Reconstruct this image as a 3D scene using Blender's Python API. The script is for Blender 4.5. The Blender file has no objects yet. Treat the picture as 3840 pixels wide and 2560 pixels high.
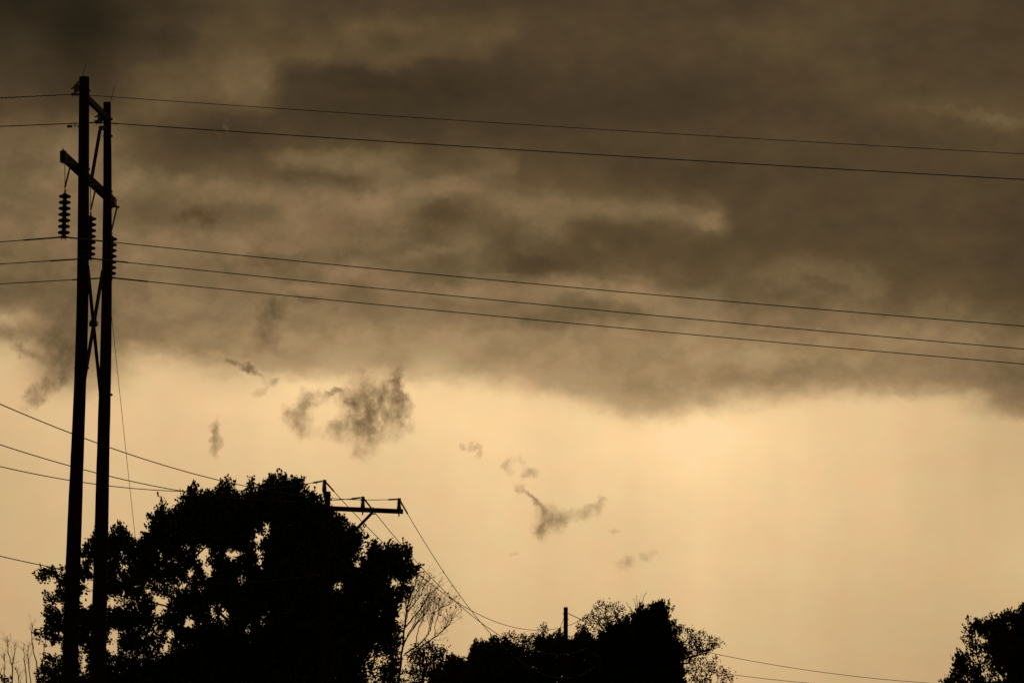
import bpy, math, random
import numpy as np
from mathutils import Vector, Matrix

random.seed(7)
RNG = np.random.default_rng(11)
scene = bpy.context.scene
C = scene.collection

# ------------------------------------------------------------------ camera
F = 20600.0                      # focal length in photo pixels (3840 wide), a ~193 mm lens
CAM_Z = 1.6
PITCH = math.atan((3665 - 1280) / F)
cam_d = bpy.data.cameras.new('camera')
cam = bpy.data.objects.new('camera', cam_d)
C.objects.link(cam)
cam_d.sensor_width = 36.0
cam_d.lens = F / 3840.0 * 36.0
cam_d.clip_start = 0.5
cam_d.clip_end = 20000.0
cam.location = (0, 0, CAM_Z)
cam.rotation_euler = (math.pi / 2 + PITCH, 0, 0)
scene.camera = cam

# ------------------------------------------------------------------ exposure
vs = scene.view_settings
vs.view_transform = 'Standard'
vs.look = 'None'
vs.exposure = 0.0
vs.gamma = 1.0
vs.use_curve_mapping = False

SUN_AZ = math.radians(1.75)
SUN_EL = math.radians(5.5)

# ------------------------------------------------------------------ world: storm sky lit from behind
def lin(c):
    c = c / 255.0
    return c / 12.92 if c <= 0.04045 else ((c + 0.055) / 1.055) ** 2.4

def lin3(t):
    return (lin(t[0]), lin(t[1]), lin(t[2]), 1.0)

world = bpy.data.worlds.new('World')
scene.world = world
world.use_nodes = True
wt = world.node_tree
for n in list(wt.nodes):
    wt.nodes.remove(n)
N, L = wt.nodes, wt.links

def setin(sock, v):
    if isinstance(v, bpy.types.NodeSocket):
        L.new(v, sock)
    elif v is not None:
        sock.default_value = v

def M(op, a, b=None, c=None, clamp=False):
    n = N.new('ShaderNodeMath'); n.operation = op; n.use_clamp = clamp
    setin(n.inputs[0], a); setin(n.inputs[1], b)
    if c is not None: setin(n.inputs[2], c)
    return n.outputs[0]

def VM(op, a, b=None, out=0):
    n = N.new('ShaderNodeVectorMath'); n.operation = op
    setin(n.inputs[0], a)
    if b is not None: setin(n.inputs[1], b)
    return n.outputs[out]

def SMOOTH(v, a, b, lo=0.0, hi=1.0):
    n = N.new('ShaderNodeMapRange'); n.interpolation_type = 'SMOOTHSTEP'
    setin(n.inputs[0], v)
    n.inputs[1].default_value = a; n.inputs[2].default_value = b
    n.inputs[3].default_value = lo; n.inputs[4].default_value = hi
    return n.outputs[0]

def LERP(t, a, b):
    n = N.new('ShaderNodeMix'); n.data_type = 'FLOAT'
    setin(n.inputs[0], t); setin(n.inputs[2], a); setin(n.inputs[3], b)
    return n.outputs[0]

def NOISE(vec, scale, detail=4.0, rough=0.55, out=0, dist=0.0):
    n = N.new('ShaderNodeTexNoise'); n.noise_dimensions = '3D'
    setin(n.inputs['Vector'], vec)
    n.inputs['Scale'].default_value = scale
    n.inputs['Detail'].default_value = detail
    n.inputs['Roughness'].default_value = rough
    n.inputs['Distortion'].default_value = dist
    if out == 1:                                   # three independent channels as a vector
        sc_ = N.new('ShaderNodeSeparateColor'); L.new(n.outputs[1], sc_.inputs[0])
        return COMB(sc_.outputs[0], sc_.outputs[1], sc_.outputs[2])
    return n.outputs[0]

def COMB(x, y, z=0.0):
    n = N.new('ShaderNodeCombineXYZ')
    setin(n.inputs[0], x); setin(n.inputs[1], y); setin(n.inputs[2], z)
    return n.outputs[0]

def SEP(v):
    n = N.new('ShaderNodeSeparateXYZ'); L.new(v, n.inputs[0]); return n.outputs

def RAMP(fac, stops, interp='CARDINAL', colors=False):
    n = N.new('ShaderNodeValToRGB'); L.new(fac, n.inputs[0])
    r = n.color_ramp; r.interpolation = interp
    while len(r.elements) > 1: r.elements.remove(r.elements[-1])
    for i, (p, v) in enumerate(stops):
        e = r.elements[0] if i == 0 else r.elements.new(p)
        e.position = p
        e.color = v if colors else (v, v, v, v)
    return n.outputs[0] if colors else n.outputs[1]

tc = N.new('ShaderNodeTexCoord')
dirv = VM('NORMALIZE', tc.outputs['Generated'])
dx, dy, dz = SEP(dirv)
az = M('ARCTAN2', dx, dy)
hor = M('SQRT', M('ADD', M('MULTIPLY', dx, dx), M('MULTIPLY', dy, dy)))
tan_el = M('DIVIDE', dz, M('MAXIMUM', hor, 0.02))
K = F / 163.27                                     # sky units per radian
skx = M('MULTIPLY_ADD', az, K, 11.76)              # azimuth in sky units, growing to the right
sky_y = M('MULTIPLY_ADD', tan_el, -K, 22.45)       # tangent of elevation in sky units, growing downwards
P0 = COMB(skx, sky_y)
d3 = VM('MULTIPLY', VM('SCALE', dirv), (1, 1, 1.5))
d3.node.inputs[0].links[0].from_node.inputs['Scale'].default_value = K

# turbulence that bends every edge of the cloud deck
w1 = VM('SUBTRACT', NOISE(d3, 0.55, 3.0, 0.5, out=1), (0.5, 0.5, 0.5))
w2 = VM('SUBTRACT', NOISE(d3, 2.3, 4.0, 0.6, out=1), (0.5, 0.5, 0.5))
warp = VM('ADD', VM('MULTIPLY', w1, (0.45, 0.45, 0.0)), VM('MULTIPLY', w2, (0.46, 0.38, 0.0)))
Pw = VM('ADD', P0, warp)
wx, wy, _ = SEP(Pw)
H = 15.68
tfac = M('DIVIDE', wy, H, clamp=True)

COLS = {
 0:   [(0,38),(100,58),(200,72),(250,85),(300,105),(400,112),(450,118),(550,125),(600,115),(650,110),(700,122),(735,160),(770,140),(800,190),(830,215),(870,222),(980,218),(1060,212),(1200,207),(1350,203),(1568,192)],
 180: [(0,38),(60,36),(100,42),(150,50),(200,58),(250,80),(300,116),(350,125),(450,128),(550,128),(600,120),(700,116),(760,120),(840,138),(870,160),(900,190),(930,215),(980,220),(1060,215),(1200,210),(1350,205),(1568,194)],
 360: [(0,55),(50,62),(80,60),(130,75),(180,95),(260,95),(290,82),(330,82),(380,92),(410,118),(450,112),(480,102),(510,110),(540,132),(650,135),(700,138),(760,135),(800,150),(820,185),(840,215),(870,228),(980,226),(1060,222),(1200,215),(1350,208),(1568,197)],
 540: [(0,80),(50,85),(100,92),(150,98),(200,98),(240,92),(270,76),(350,84),(400,105),(440,128),(470,108),(500,115),(540,130),(600,120),(650,122),(700,135),(760,148),(820,158),(845,185),(870,215),(920,235),(980,232),(1060,226),(1200,218),(1350,210),(1568,200)],
 720: [(0,76),(30,75),(80,88),(130,92),(160,75),(180,72),(300,73),(330,85),(350,105),(375,110),(400,92),(425,112),(450,128),(490,132),(540,130),(600,118),(640,116),(660,135),(700,130),(760,150),(820,165),(850,190),(880,242),(920,245),(980,240),(1060,232),(1200,220),(1568,202)],
 810:[(0,74),(20,80),(50,92),(80,92),(110,90),(135,82),(150,72),(190,70),(260,70),(300,74),(325,85),(345,106),(370,113),(392,106),(402,94),(415,92),(435,108),(450,128),(475,136),(510,122),(540,118),(560,124),(590,112),(630,134),(645,124),(670,118),(690,128),(760,155),(858,190),(885,243),(1060,234),(1568,203)],
 900: [(0,75),(50,92),(80,82),(110,90),(135,80),(160,70),(260,68),(300,75),(340,105),(380,108),(410,112),(440,127),(470,130),(500,120),(540,108),(610,115),(650,126),(720,138),(760,155),(830,165),(860,195),(890,245),(920,248),(980,242),(1060,236),(1200,224),(1350,216),(1568,205)],
 990:[(0,70),(30,84),(60,91),(90,91),(112,84),(125,72),(160,68),(260,66),(330,74),(350,82),(370,92),(392,100),(405,118),(420,128),(440,132),(455,112),(475,98),(530,98),(560,102),(575,118),(590,104),(615,102),(640,108),(655,128),(675,132),(690,120),(720,128),(750,150),(862,200),(893,244),(1060,238),(1568,206)],
 1080:[(0,68),(30,80),(70,92),(100,90),(125,75),(160,68),(260,67),(300,72),(340,85),(380,95),(420,127),(450,110),(480,100),(520,98),(560,116),(600,106),(635,115),(660,132),(730,132),(780,155),(840,165),(865,195),(900,240),(950,248),(1000,246),(1060,240),(1200,228),(1350,220),(1568,208)],
 1170:[(0,72),(40,88),(70,84),(95,74),(120,70),(200,66),(300,70),(335,82),(355,94),(385,104),(395,94),(405,96),(430,115),(460,112),(480,104),(510,106),(535,96),(560,90),(600,92),(625,98),(645,122),(665,130),(690,128),(705,118),(740,130),(770,150),(840,165),(870,195),(900,230),(930,245),(1060,240),(1568,209)],
 1260:[(0,72),(80,78),(150,73),(200,68),(240,65),(300,72),(350,78),(410,92),(440,108),(470,116),(500,118),(540,108),(570,92),(620,90),(640,115),(660,132),(690,130),(720,122),(740,118),(765,142),(800,155),(850,165),(895,185),(920,225),(950,245),(1000,242),(1060,240),(1200,230),(1350,222),(1568,210)],
 1350:[(0,73),(80,78),(150,73),(230,65),(300,73),(350,77),(405,86),(430,98),(455,112),(475,120),(495,104),(510,90),(600,88),(620,98),(640,122),(660,142),(680,132),(695,112),(720,114),(735,118),(755,144),(800,156),(850,163),(900,180),(930,215),(960,242),(1000,245),(1060,242),(1200,231),(1350,222),(1568,211)],
 1440:[(0,74),(80,75),(150,72),(220,64),(300,73),(392,76),(420,82),(450,95),(485,113),(505,108),(525,93),(560,90),(600,92),(630,105),(655,132),(680,142),(705,124),(730,122),(760,147),(800,156),(840,155),(900,165),(930,180),(950,205),(970,240),(1020,248),(1060,244),(1200,232),(1350,222),(1568,212)],
 1530:[(0,74),(80,76),(150,72),(225,64),(300,74),(392,75),(430,79),(450,88),(470,104),(490,110),(505,98),(515,88),(560,86),(600,90),(640,100),(660,118),(680,135),(700,140),(720,150),(735,138),(750,140),(775,152),(830,160),(870,157),(920,170),(945,190),(962,220),(980,246),(1020,250),(1060,246),(1200,235),(1568,212)],
 1620:[(0,73),(80,78),(150,72),(230,66),(300,75),(392,74),(440,80),(465,95),(490,107),(520,112),(540,94),(560,85),(600,90),(650,102),(680,125),(710,140),(770,150),(800,160),(830,166),(855,155),(890,157),(930,188),(950,225),(970,248),(1020,252),(1060,248),(1200,238),(1350,226),(1568,212)],
 1710:[(0,74),(70,84),(150,74),(225,69),(300,76),(392,75),(480,78),(530,80),(560,82),(590,88),(630,98),(660,104),(680,108),(710,122),(740,136),(770,146),(800,158),(830,165),(855,155),(885,158),(920,205),(945,238),(970,248),(1060,246),(1200,236),(1350,223),(1568,209)],
 1800:[(0,76),(60,88),(100,84),(150,76),(220,73),(300,78),(392,78),(500,84),(560,84),(595,92),(620,100),(650,106),(680,100),(710,116),(740,130),(770,140),(800,154),(830,163),(855,154),(880,157),(905,185),(925,220),(945,240),(980,246),(1060,242),(1200,234),(1350,220),(1568,206)],
 1980:[(0,80),(50,82),(100,80),(170,82),(250,76),(392,77),(520,78),(575,82),(605,92),(640,102),(680,108),(720,126),(750,138),(784,145),(820,150),(880,158),(900,178),(915,208),(935,228),(980,230),(1060,228),(1200,222),(1350,212),(1568,200)],
 2160:[(0,78),(80,74),(150,78),(210,80),(232,88),(260,85),(290,80),(392,78),(480,80),(620,84),(660,92),(700,100),(740,122),(784,142),(820,140),(855,140),(880,152),(905,180),(925,212),(950,222),(1060,218),(1200,215),(1350,208),(1568,195)],
 2352:[(0,70),(100,72),(200,80),(260,92),(290,96),(310,86),(392,76),(480,74),(620,75),(660,80),(690,86),(720,95),(750,106),(784,125),(830,124),(860,120),(900,130),(930,142),(955,168),(975,200),(1000,205),(1060,206),(1200,212),(1300,214),(1400,205),(1568,190)],
}
EDGE = {180: (30, 170), 720: (592, 662), 1260: (1172, 1208), 1710: (1645, 1692), 2160: (1998, 2072)}   # where one cloud bank meets the next
low = SMOOTH(wy, 7.6, 8.8)
val = None
prev = None
for cx, stops in COLS.items():
    r = RAMP(tfac, [(y / 1568.0, v / 255.0) for y, v in stops])
    if val is None:
        val = r
    else:
        e0, e1 = EDGE.get(cx, (prev, cx))
        t_ = SMOOTH(wx, e0 / 100.0, e1 / 100.0)
        if cx in EDGE:                             # the sharp bank edges stop at the base of the deck
            t_ = LERP(low, t_, SMOOTH(wx, prev / 100.0, cx / 100.0))
        val = LERP(t_, val, r)
    prev = cx

# the same deck carried on round the rest of the sky: bright slot towards the hidden sun, dark storm elsewhere
gen = RAMP(M('DIVIDE', M('ADD', wy, VM('DOT_PRODUCT', w1, (3.0, 3.0, 0), out=1)), H, clamp=True),
           [(0, .27), (.2, .28), (.3, .36), (.4, .44), (.48, .52), (.56, .70), (.62, .86), (.75, .84), (1, .76)])
away = M('ABSOLUTE', M('SUBTRACT', az, SUN_AZ))
gen = LERP(SMOOTH(away, 0.15, 1.1), gen, 0.24)
outside = M('MAXIMUM', SMOOTH(skx, -0.6, -4.0), SMOOTH(skx, 24.1, 28.0))
val = LERP(outside, val, gen)
val = LERP(SMOOTH(sky_y, 0.1, -4.5), val, 0.25)

# fine billow inside the deck, calmer in the bright slot
b1 = M('SUBTRACT', NOISE(d3, 1.1, 5.0, 0.6), 0.5)
b2 = M('SUBTRACT', M('ABSOLUTE', M('SUBTRACT', NOISE(VM('MULTIPLY', VM('ADD', d3, VM('SCALE', w2)), (1, 1, 0.9)), 0.85, 3.0, 0.45), 0.5)), 0.085)   # rounded heads between creases
amp = SMOOTH(val, 0.60, 0.82, 0.150, 0.035)
amp = M('MULTIPLY', amp, SMOOTH(val, 0.15, 0.42, 0.35, 1.0))
val = M('ADD', val, M('MULTIPLY', amp, b1))
mid = M('MULTIPLY', SMOOTH(val, 0.33, 0.46), SMOOTH(val, 0.72, 0.58))
val = M('ADD', val, M('MULTIPLY', M('MULTIPLY', mid, 0.26), b2))

# faint rain shafts hanging in the bright slot
shaft = M('SUBTRACT', NOISE(VM('MULTIPLY', d3, (1, 1, 0.13)), 0.42, 3.0, 0.5), 0.5)
val = M('ADD', val, M('MULTIPLY', M('MULTIPLY', SMOOTH(val, 0.74, 0.84), 0.10), shaft))

# torn scraps of low cloud in front of the bright slot: x, y, rx, ry, angle, weight (sky units x100)
SCUD = [
 (848,938,38,46,20,.72),(874,908,26,18,0,.42),(832,1008,26,34,-12,.36),(795,985,32,18,30,.28),(760,985,26,11,15,.22),
 (915,915,13,46,8,.50),(910,875,8,20,-15,.34),(925,965,22,26,0,.24),(800,925,24,9,-35,.36),(855,960,22,22,0,.25),
 (698,940,16,28,-20,.38),(690,985,20,22,0,.26),(668,955,20,18,30,.24),(720,910,26,14,0,.22),(772,902,18,5,10,.42),
 (492,1014,9,32,0,.40),(488,985,6,22,-10,.20),(548,838,26,6,-20,.36),(580,857,22,6,-40,.30),(625,880,14,8,40,.2),(600,900,20,9,30,.18),
 (615,755,26,36,0,.28),(622,700,22,18,0,.2),
 (1060,1030,6,12,20,.22),(1085,1028,12,8,20,.26),(1098,1042,6,18,-30,.2),(1165,1078,9,15,20,.26),(1190,1060,10,10,0,.16),(1215,1088,18,10,0,.26),
 (1224,1152,36,6,-42,.46),(1260,1195,22,24,-10,.36),(1246,1228,9,22,-10,.26),(1310,1190,44,15,6,.24),(1362,1168,24,9,30,.19),(1385,1155,10,6,0,.2),
 (1195,1125,8,16,-20,.2),(1180,1277,14,9,0,.17),(1437,1297,16,12,40,.2),(1488,1280,16,13,-20,.18),(1410,1220,12,6,0,.15),
 (120,835,40,40,-25,.24),(150,785,40,40,0,.2),(50,812,26,9,-20,.26),(90,905,40,15,35,.24),(70,925,20,13,40,.2),(130,880,26,16,30,.24),
 (420,490,36,22,0,.16),(472,498,22,30,0,.2)
]
# edges of the scraps are frayed by their own turbulence
f1 = VM('SUBTRACT', NOISE(VM('MULTIPLY', d3, (1, 1, 0.7)), 2.9, 5.0, 0.64, out=1), (0.5, 0.5, 0.5))
Ps = VM('ADD', P0, VM('MULTIPLY', f1, (0.62, 0.62, 0.0)))
Ps = VM('ADD', Ps, (0, 0, 1))
def BLOB(x, y, rx, ry, a, soft):
    """squared distance from a rotated ellipse centred at x, y of the sky"""
    x, y, rx, ry = x / 100, y / 100, rx / soft, ry / soft
    c, s_ = math.cos(math.radians(a)), math.sin(math.radians(a))
    p = VM('DOT_PRODUCT', Ps, (c / rx, -s_ / rx, (-c * x + s_ * y) / rx), out=1)
    q = VM('DOT_PRODUCT', Ps, (s_ / ry, c / ry, (-s_ * x - c * y) / ry), out=1)
    return M('MULTIPLY_ADD', p, p, M('MULTIPLY', q, q))
acc = None
for (x, y, rx, ry, a, wgt) in SCUD:
    dd = BLOB(x, y, rx, ry, a, 80)
    g = M('POWER', 0.36788, dd)
    acc = M('MULTIPLY', g, wgt) if acc is None else M('MULTIPLY_ADD', g, wgt, acc)
fray = NOISE(VM('MULTIPLY', d3, (1, 1, 0.55)), 3.4, 5.0, 0.58)
dens = M('MULTIPLY', acc, M('MAXIMUM', M('MULTIPLY_ADD', fray, 3.2, -0.55), 0.0))
dens = M('SUBTRACT', 1.0, M('POWER', 0.36788, M('MULTIPLY', M('MAXIMUM', M('SUBTRACT', dens, 0.05), 0.0), 1.05)))
val = LERP(dens, val, M('MULTIPLY', val, 0.22))

# small bright rifts and dark rolls in the deck
feat = None
for (x, y, rx, ry, a, wgt) in [(512, 288, 6, 15, 25, .06), (498, 308, 5, 14, 30, .03), (8, 745, 24, 18, 0, .06), (1600, 1020, 190, 90, 0, .022),
   (783, 627, 44, 20, 12, .04), (970, 579, 84, 11, 8, .03), (1405, 714, 74, 17, -6, -.035), (795, 362, 98, 26, 4, .03), (1130, 372, 60, 36, -25, .03), (900, 212, 270, 62, 6, -.03),
   (1885, 852, 90, 20, -4, -.045), (1580, 492, 104, 24, -10, .035), (1640, 508, 44, 22, -20, .03), (1030, 478, 60, 30, 0, -.03), (1390, 532, 100, 26, -4, -.025),
   (2240, 262, 130, 12, -10, .04), (1900, 655, 60, 14, -20, -.045), (470, 300, 110, 62, 0, -.035), (1330, 470, 150, 22, -3, .015), (400, 85, 50, 36, 0, -.022),
   (690, 680, 34, 10, -10, -.05), (640, 596, 110, 14, 2, -.04), (750, 160, 130, 30, -8, -.035), (1900, 640, 110, 50, -15, .035), (560, 180, 62, 66, 0, .035), (1215, 605, 50, 22, 0, -.045)]:
    dd = BLOB(x, y, rx, ry, a, 90)
    g = M('POWER', 0.36788, M('POWER', dd, 2.6))
    feat = M('MULTIPLY', g, wgt) if feat is None else M('MULTIPLY_ADD', g, wgt, feat)
val = M('ADD', val, feat)

TONES = [(0,(0,0,0)),(12,(12,10,8)),(38,(37,32,22)),(70,(70,57,40)),(90,(90,73,49)),(110,(110,91,63)),(132,(132,108,77)),
         (155,(155,128,91)),(180,(180,151,110)),(210,(211,178,130)),(230,(230,195,144)),(252,(252,214,157)),(255,(254,218,164))]
col = RAMP(val, [(v / 255.0, lin3(c)) for v, c in TONES], 'LINEAR', True)
# faint uneven tint of the cloud (pinkish and greenish patches)
tn = M('SUBTRACT', NOISE(d3, 0.9, 4.0, 0.6), 0.5)
tint = COMB(M('MULTIPLY_ADD', tn, 0.13, 1.0), M('MULTIPLY_ADD', tn, -0.10, 1.0), M('MULTIPLY_ADD', tn, -0.04, 1.0))
col = VM('MULTIPLY', col, tint)
sky = N.new('ShaderNodeTexSky')
sky.sky_type = 'NISHITA'
sky.sun_disc = False
sky.sun_elevation = SUN_EL
sky.sun_rotation = SUN_AZ
sky.dust_density = 4.0
veil = VM('MULTIPLY', sky.outputs[0], (0.00010, 0.00008, 0.00005))   # what little clear sky glow filters through the overcast
col = VM('ADD', col, veil)
bg = N.new('ShaderNodeBackground')
L.new(col, bg.inputs['Color'])
bg.inputs['Strength'].default_value = 1.0
wo = N.new('ShaderNodeOutputWorld')
L.new(bg.outputs[0], wo.inputs['Surface'])
scene.cycles.use_denoising = False
scene.cycles.use_adaptive_sampling = True
scene.cycles.adaptive_threshold = 0.01
scene.cycles.adaptive_min_samples = 12
scene.cycles.max_bounces = 3
scene.cycles.diffuse_bounces = 2
scene.cycles.glossy_bounces = 2
world.cycles.sampling_method = 'MANUAL'
world.cycles.sample_map_resolution = 512

# ------------------------------------------------------------------ sun, weak and wide behind the cloud
sun_d = bpy.data.lights.new('sun', 'SUN')
sun_d.energy = 0.5
sun_d.angle = math.radians(12)
sun_d.color = (1.0, 0.78, 0.5)
sun = bpy.data.objects.new('sun', sun_d)
C.objects.link(sun)
sdir = Vector((math.sin(SUN_AZ) * math.cos(SUN_EL), math.cos(SUN_AZ) * math.cos(SUN_EL), math.sin(SUN_EL)))
sun.rotation_euler = sdir.to_track_quat('Z', 'Y').to_euler()
sun.location = (0, 60, 80)

# ------------------------------------------------------------------ helpers
CP, SP = math.cos(PITCH), math.sin(PITCH)

def P(px, py, D):
    """point at forward distance D (metres along +Y) seen at photo pixel px, py"""
    x = (np.asarray(px, float) - 1920) / F
    y = -(np.asarray(py, float) - 1280) / F
    vy = CP - y * SP
    vz = SP + y * CP
    s = D / vy
    return np.stack(np.broadcast_arrays(x * s, D + 0 * s, CAM_Z + vz * s), -1)

def V3(px, py, D):
    return Vector(P(px, py, D))

def ground_z(x, y):
    t = np.clip((np.asarray(y, float) - 60) / 240.0, 0, 1)
    return 12.0 * t * t * (3 - 2 * t) + 0.25 * np.sin(np.asarray(x) * 0.05) * t

def material(name, base, rough=0.8, metal=0.0, scale=6.0, var=0.35, stretch=(1, 1, 1), bump=0.0, spec=0.3):
    m = bpy.data.materials.new(name); m.use_nodes = True
    nt = m.node_tree; b = nt.nodes['Principled BSDF']
    tcn = nt.nodes.new('ShaderNodeTexCoord'); mp = nt.nodes.new('ShaderNodeMapping')
    mp.inputs['Scale'].default_value = stretch
    nt.links.new(tcn.outputs['Object'], mp.inputs['Vector'])
    nz = nt.nodes.new('ShaderNodeTexNoise'); nz.inputs['Scale'].default_value = scale; nz.inputs['Detail'].default_value = 6
    nt.links.new(mp.outputs[0], nz.inputs['Vector'])
    cr = nt.nodes.new('ShaderNodeValToRGB')
    cr.color_ramp.elements[0].position = 0.3; cr.color_ramp.elements[1].position = 0.7
    cr.color_ramp.elements[0].color = tuple(c * (1 - var) for c in base) + (1,)
    cr.color_ramp.elements[1].color = tuple(min(1, c * (1 + var)) for c in base) + (1,)
    nt.links.new(nz.outputs[0], cr.inputs[0]); nt.links.new(cr.outputs[0], b.inputs['Base Color'])
    b.inputs['Roughness'].default_value = rough
    b.inputs['Metallic'].default_value = metal
    b.inputs['Specular IOR Level'].default_value = spec
    if bump > 0:
        bp = nt.nodes.new('ShaderNodeBump'); bp.inputs['Strength'].default_value = bump; bp.inputs['Distance'].default_value = 0.02
        nt.links.new(nz.outputs[0], bp.inputs['Height']); nt.links.new(bp.outputs[0], b.inputs['Normal'])
    return m

MAT = {
 'wood': material('creosoted_wood', (0.034, 0.026, 0.020), 0.9, scale=8, stretch=(6, 6, 0.35), bump=0.25, spec=0.15),
 'timber': material('weathered_timber', (0.050, 0.034, 0.024), 0.9, scale=9, stretch=(3, 3, 1), bump=0.0, spec=0.15),
 'steel': material('galvanised_steel', (0.17, 0.165, 0.16), 0.6, 0.7, scale=20, var=0.25),
 'wire': material('weathered_conductor', (0.045, 0.034, 0.027), 0.85, 0.0, scale=30, var=0.2),
 'porcelain': material('brown_porcelain', (0.030, 0.017, 0.012), 0.6, scale=4, var=0.2, spec=0.12),
 'polymer': material('grey_polymer', (0.10, 0.09, 0.085), 0.6, scale=6, var=0.2),
 'leaf': material('leaf_green', (0.050, 0.065, 0.022), 0.75, scale=0.9, var=0.45, spec=0.1),
 'leaf2': material('leaf_olive', (0.060, 0.066, 0.026), 0.75, scale=1.2, var=0.45, spec=0.1),
 'needle': material('evergreen_foliage', (0.028, 0.045, 0.020), 0.8, scale=1.4, var=0.4, spec=0.1),
 'bark': material('bark', (0.070, 0.052, 0.038), 0.9, scale=7, stretch=(3, 3, 0.6), bump=0.6, spec=0.1),
 'grass': material('grass_field', (0.055, 0.065, 0.025), 0.9, scale=0.15, var=0.4, spec=0.1),
}

class MB:
    """collects shapes and links them as one mesh object"""
    def __init__(self):
        self.v = []; self.f = []
    def add(self, vs, fs):
        o = len(self.v)
        self.v.extend([tuple(p) for p in vs])
        self.f.extend([tuple(i + o for i in f) for f in fs])
        return self
    def beam(self, p0, p1, w, h, up=(0, 0, 1), bev=0.008):
        p0, p1 = Vector(p0), Vector(p1)
        d = (p1 - p0).normalized()
        s = d.cross(Vector(up))
        if s.length < 1e-4: s = d.cross(Vector((1, 0, 0)))
        s.normalize(); t = s.cross(d).normalized()
        b = min(bev, w * .3, h * .3)
        prof = [(-w/2+b, -h/2), (w/2-b, -h/2), (w/2, -h/2+b), (w/2, h/2-b), (w/2-b, h/2), (-w/2+b, h/2), (-w/2, h/2-b), (-w/2, -h/2+b)]
        vs = [p0 + s * a + t * c for a, c in prof] + [p1 + s * a + t * c for a, c in prof]
        fs = [(i, (i + 1) % 8, 8 + (i + 1) % 8, 8 + i) for i in range(8)] + [tuple(reversed(range(8))), tuple(range(8, 16))]
        return self.add(vs, fs)
    def tube(self, pts, radii, n=8, cap=True):
        pts = [Vector(p) for p in pts]
        if not hasattr(radii, '__len__'): radii = [radii] * len(pts)
        vs = []; fs = []
        ref = None
        for i, p in enumerate(pts):
            d = (pts[min(i + 1, len(pts) - 1)] - pts[max(i - 1, 0)]).normalized()
            if ref is None:
                ref = d.cross(Vector((0, 0, 1)))
                if ref.length < 1e-3: ref = d.cross(Vector((1, 0, 0)))
            a = (ref - d * ref.dot(d)).normalized(); ref = a
            b = d.cross(a)
            for k in range(n):
                t = 2 * math.pi * k / n
                vs.append(p + (a * math.cos(t) + b * math.sin(t)) * radii[i])
        for i in range(len(pts) - 1):
            for k in range(n):
                fs.append((i*n + k, i*n + (k+1) % n, (i+1)*n + (k+1) % n, (i+1)*n + k))
        if cap:
            fs.append(tuple(reversed(range(n)))); fs.append(tuple(range((len(pts)-1)*n, len(pts)*n)))
        return self.add(vs, fs)
    def lathe(self, prof, org=(0, 0, 0), axis=(0, 0, 1), n=16):
        ax = Vector(axis).normalized(); org = Vector(org)
        a = ax.cross(Vector((1, 0, 0)))
        if a.length < 1e-3: a = ax.cross(Vector((0, 1, 0)))
        a.normalize(); b = ax.cross(a)
        vs = []; fs = []
        for r, z in prof:
            for k in range(n):
                t = 2 * math.pi * k / n
                vs.append(org + ax * z + (a * math.cos(t) + b * math.sin(t)) * max(r, 1e-4))
        for i in range(len(prof) - 1):
            for k in range(n):
                fs.append((i*n + k, i*n + (k+1) % n, (i+1)*n + (k+1) % n, (i+1)*n + k))
        fs.append(tuple(reversed(range(n)))); fs.append(tuple(range((len(prof)-1)*n, len(prof)*n)))
        return self.add(vs, fs)
    def mesh(self, name, mat, origin=(0, 0, 0), smooth=False):
        me = bpy.data.meshes.new(name)
        o = Vector(origin)
        me.from_pydata([tuple(Vector(p) - o) for p in self.v], [], self.f)
        me.materials.append(MAT[mat])
        if smooth: me.polygons.foreach_set('use_smooth', [True] * len(me.polygons))
        me.update()
        return me
    def build(self, name, mat, parent=None, origin=(0, 0, 0), smooth=False):
        return link(name, self.mesh(name, mat, origin, smooth), parent)

def link(name, data, parent=None, loc=(0, 0, 0)):
    o = bpy.data.objects.new(name, data); C.objects.link(o)
    o.location = loc
    if parent is not None: o.parent = parent
    return o

def tag(o, label, cat, group=None, kind=None):
    o['label'] = label; o['category'] = cat
    if group: o['group'] = group
    if kind: o['kind'] = kind
    return o

def thing(name, loc, label, cat, group=None):
    return tag(link(name, None, None, loc), label, cat, group)

def np_mesh(name, verts, quads, mat):
    me = bpy.data.meshes.new(name)
    nv, nf = len(verts), len(quads)
    k = quads.shape[1]
    me.vertices.add(nv); me.vertices.foreach_set('co', verts.astype(np.float32).ravel())
    me.loops.add(nf * k); me.loops.foreach_set('vertex_index', quads.astype(np.int32).ravel())
    me.polygons.add(nf)
    me.polygons.foreach_set('loop_start', (np.arange(nf) * k).astype(np.int32))
    me.polygons.foreach_set('loop_total', np.full(nf, k, np.int32))
    me.materials.append(MAT[mat])
    me.update(calc_edges=True)
    return me

# ------------------------------------------------------------------ ground
def build_ground():
    ys = np.concatenate([np.linspace(-400, 0, 9), np.linspace(20, 420, 61), np.geomspace(460, 9000, 18)])
    xs = np.concatenate([-np.geomspace(300, 6000, 8)[::-1], np.linspace(-240, 240, 49), np.geomspace(300, 6000, 8)])
    X, Y = np.meshgrid(xs, ys)
    Z = ground_z(X, Y)
    v = np.stack([X, Y, Z], -1).reshape(-1, 3)
    w = len(xs)
    i = np.arange(len(ys) - 1)[:, None] * w + np.arange(w - 1)[None]
    q = np.stack([i, i + 1, i + 1 + w, i + w], -1).reshape(-1, 4)
    g = link('ground', np_mesh('ground', v, q, 'grass'))
    g['kind'] = 'structure'
build_ground()

# ------------------------------------------------------------------ the two-pole transmission structure
HO = np.array([-10.3175, 134.8])
EU = np.array([0.0797, 0.9968])
EV = np.array([0.9968, -0.0797])

def hz(zl, u):
    Du = (HO + EU * u)[1]
    return float(P(400, 3665 - zl * F / Du, Du)[2])

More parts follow.
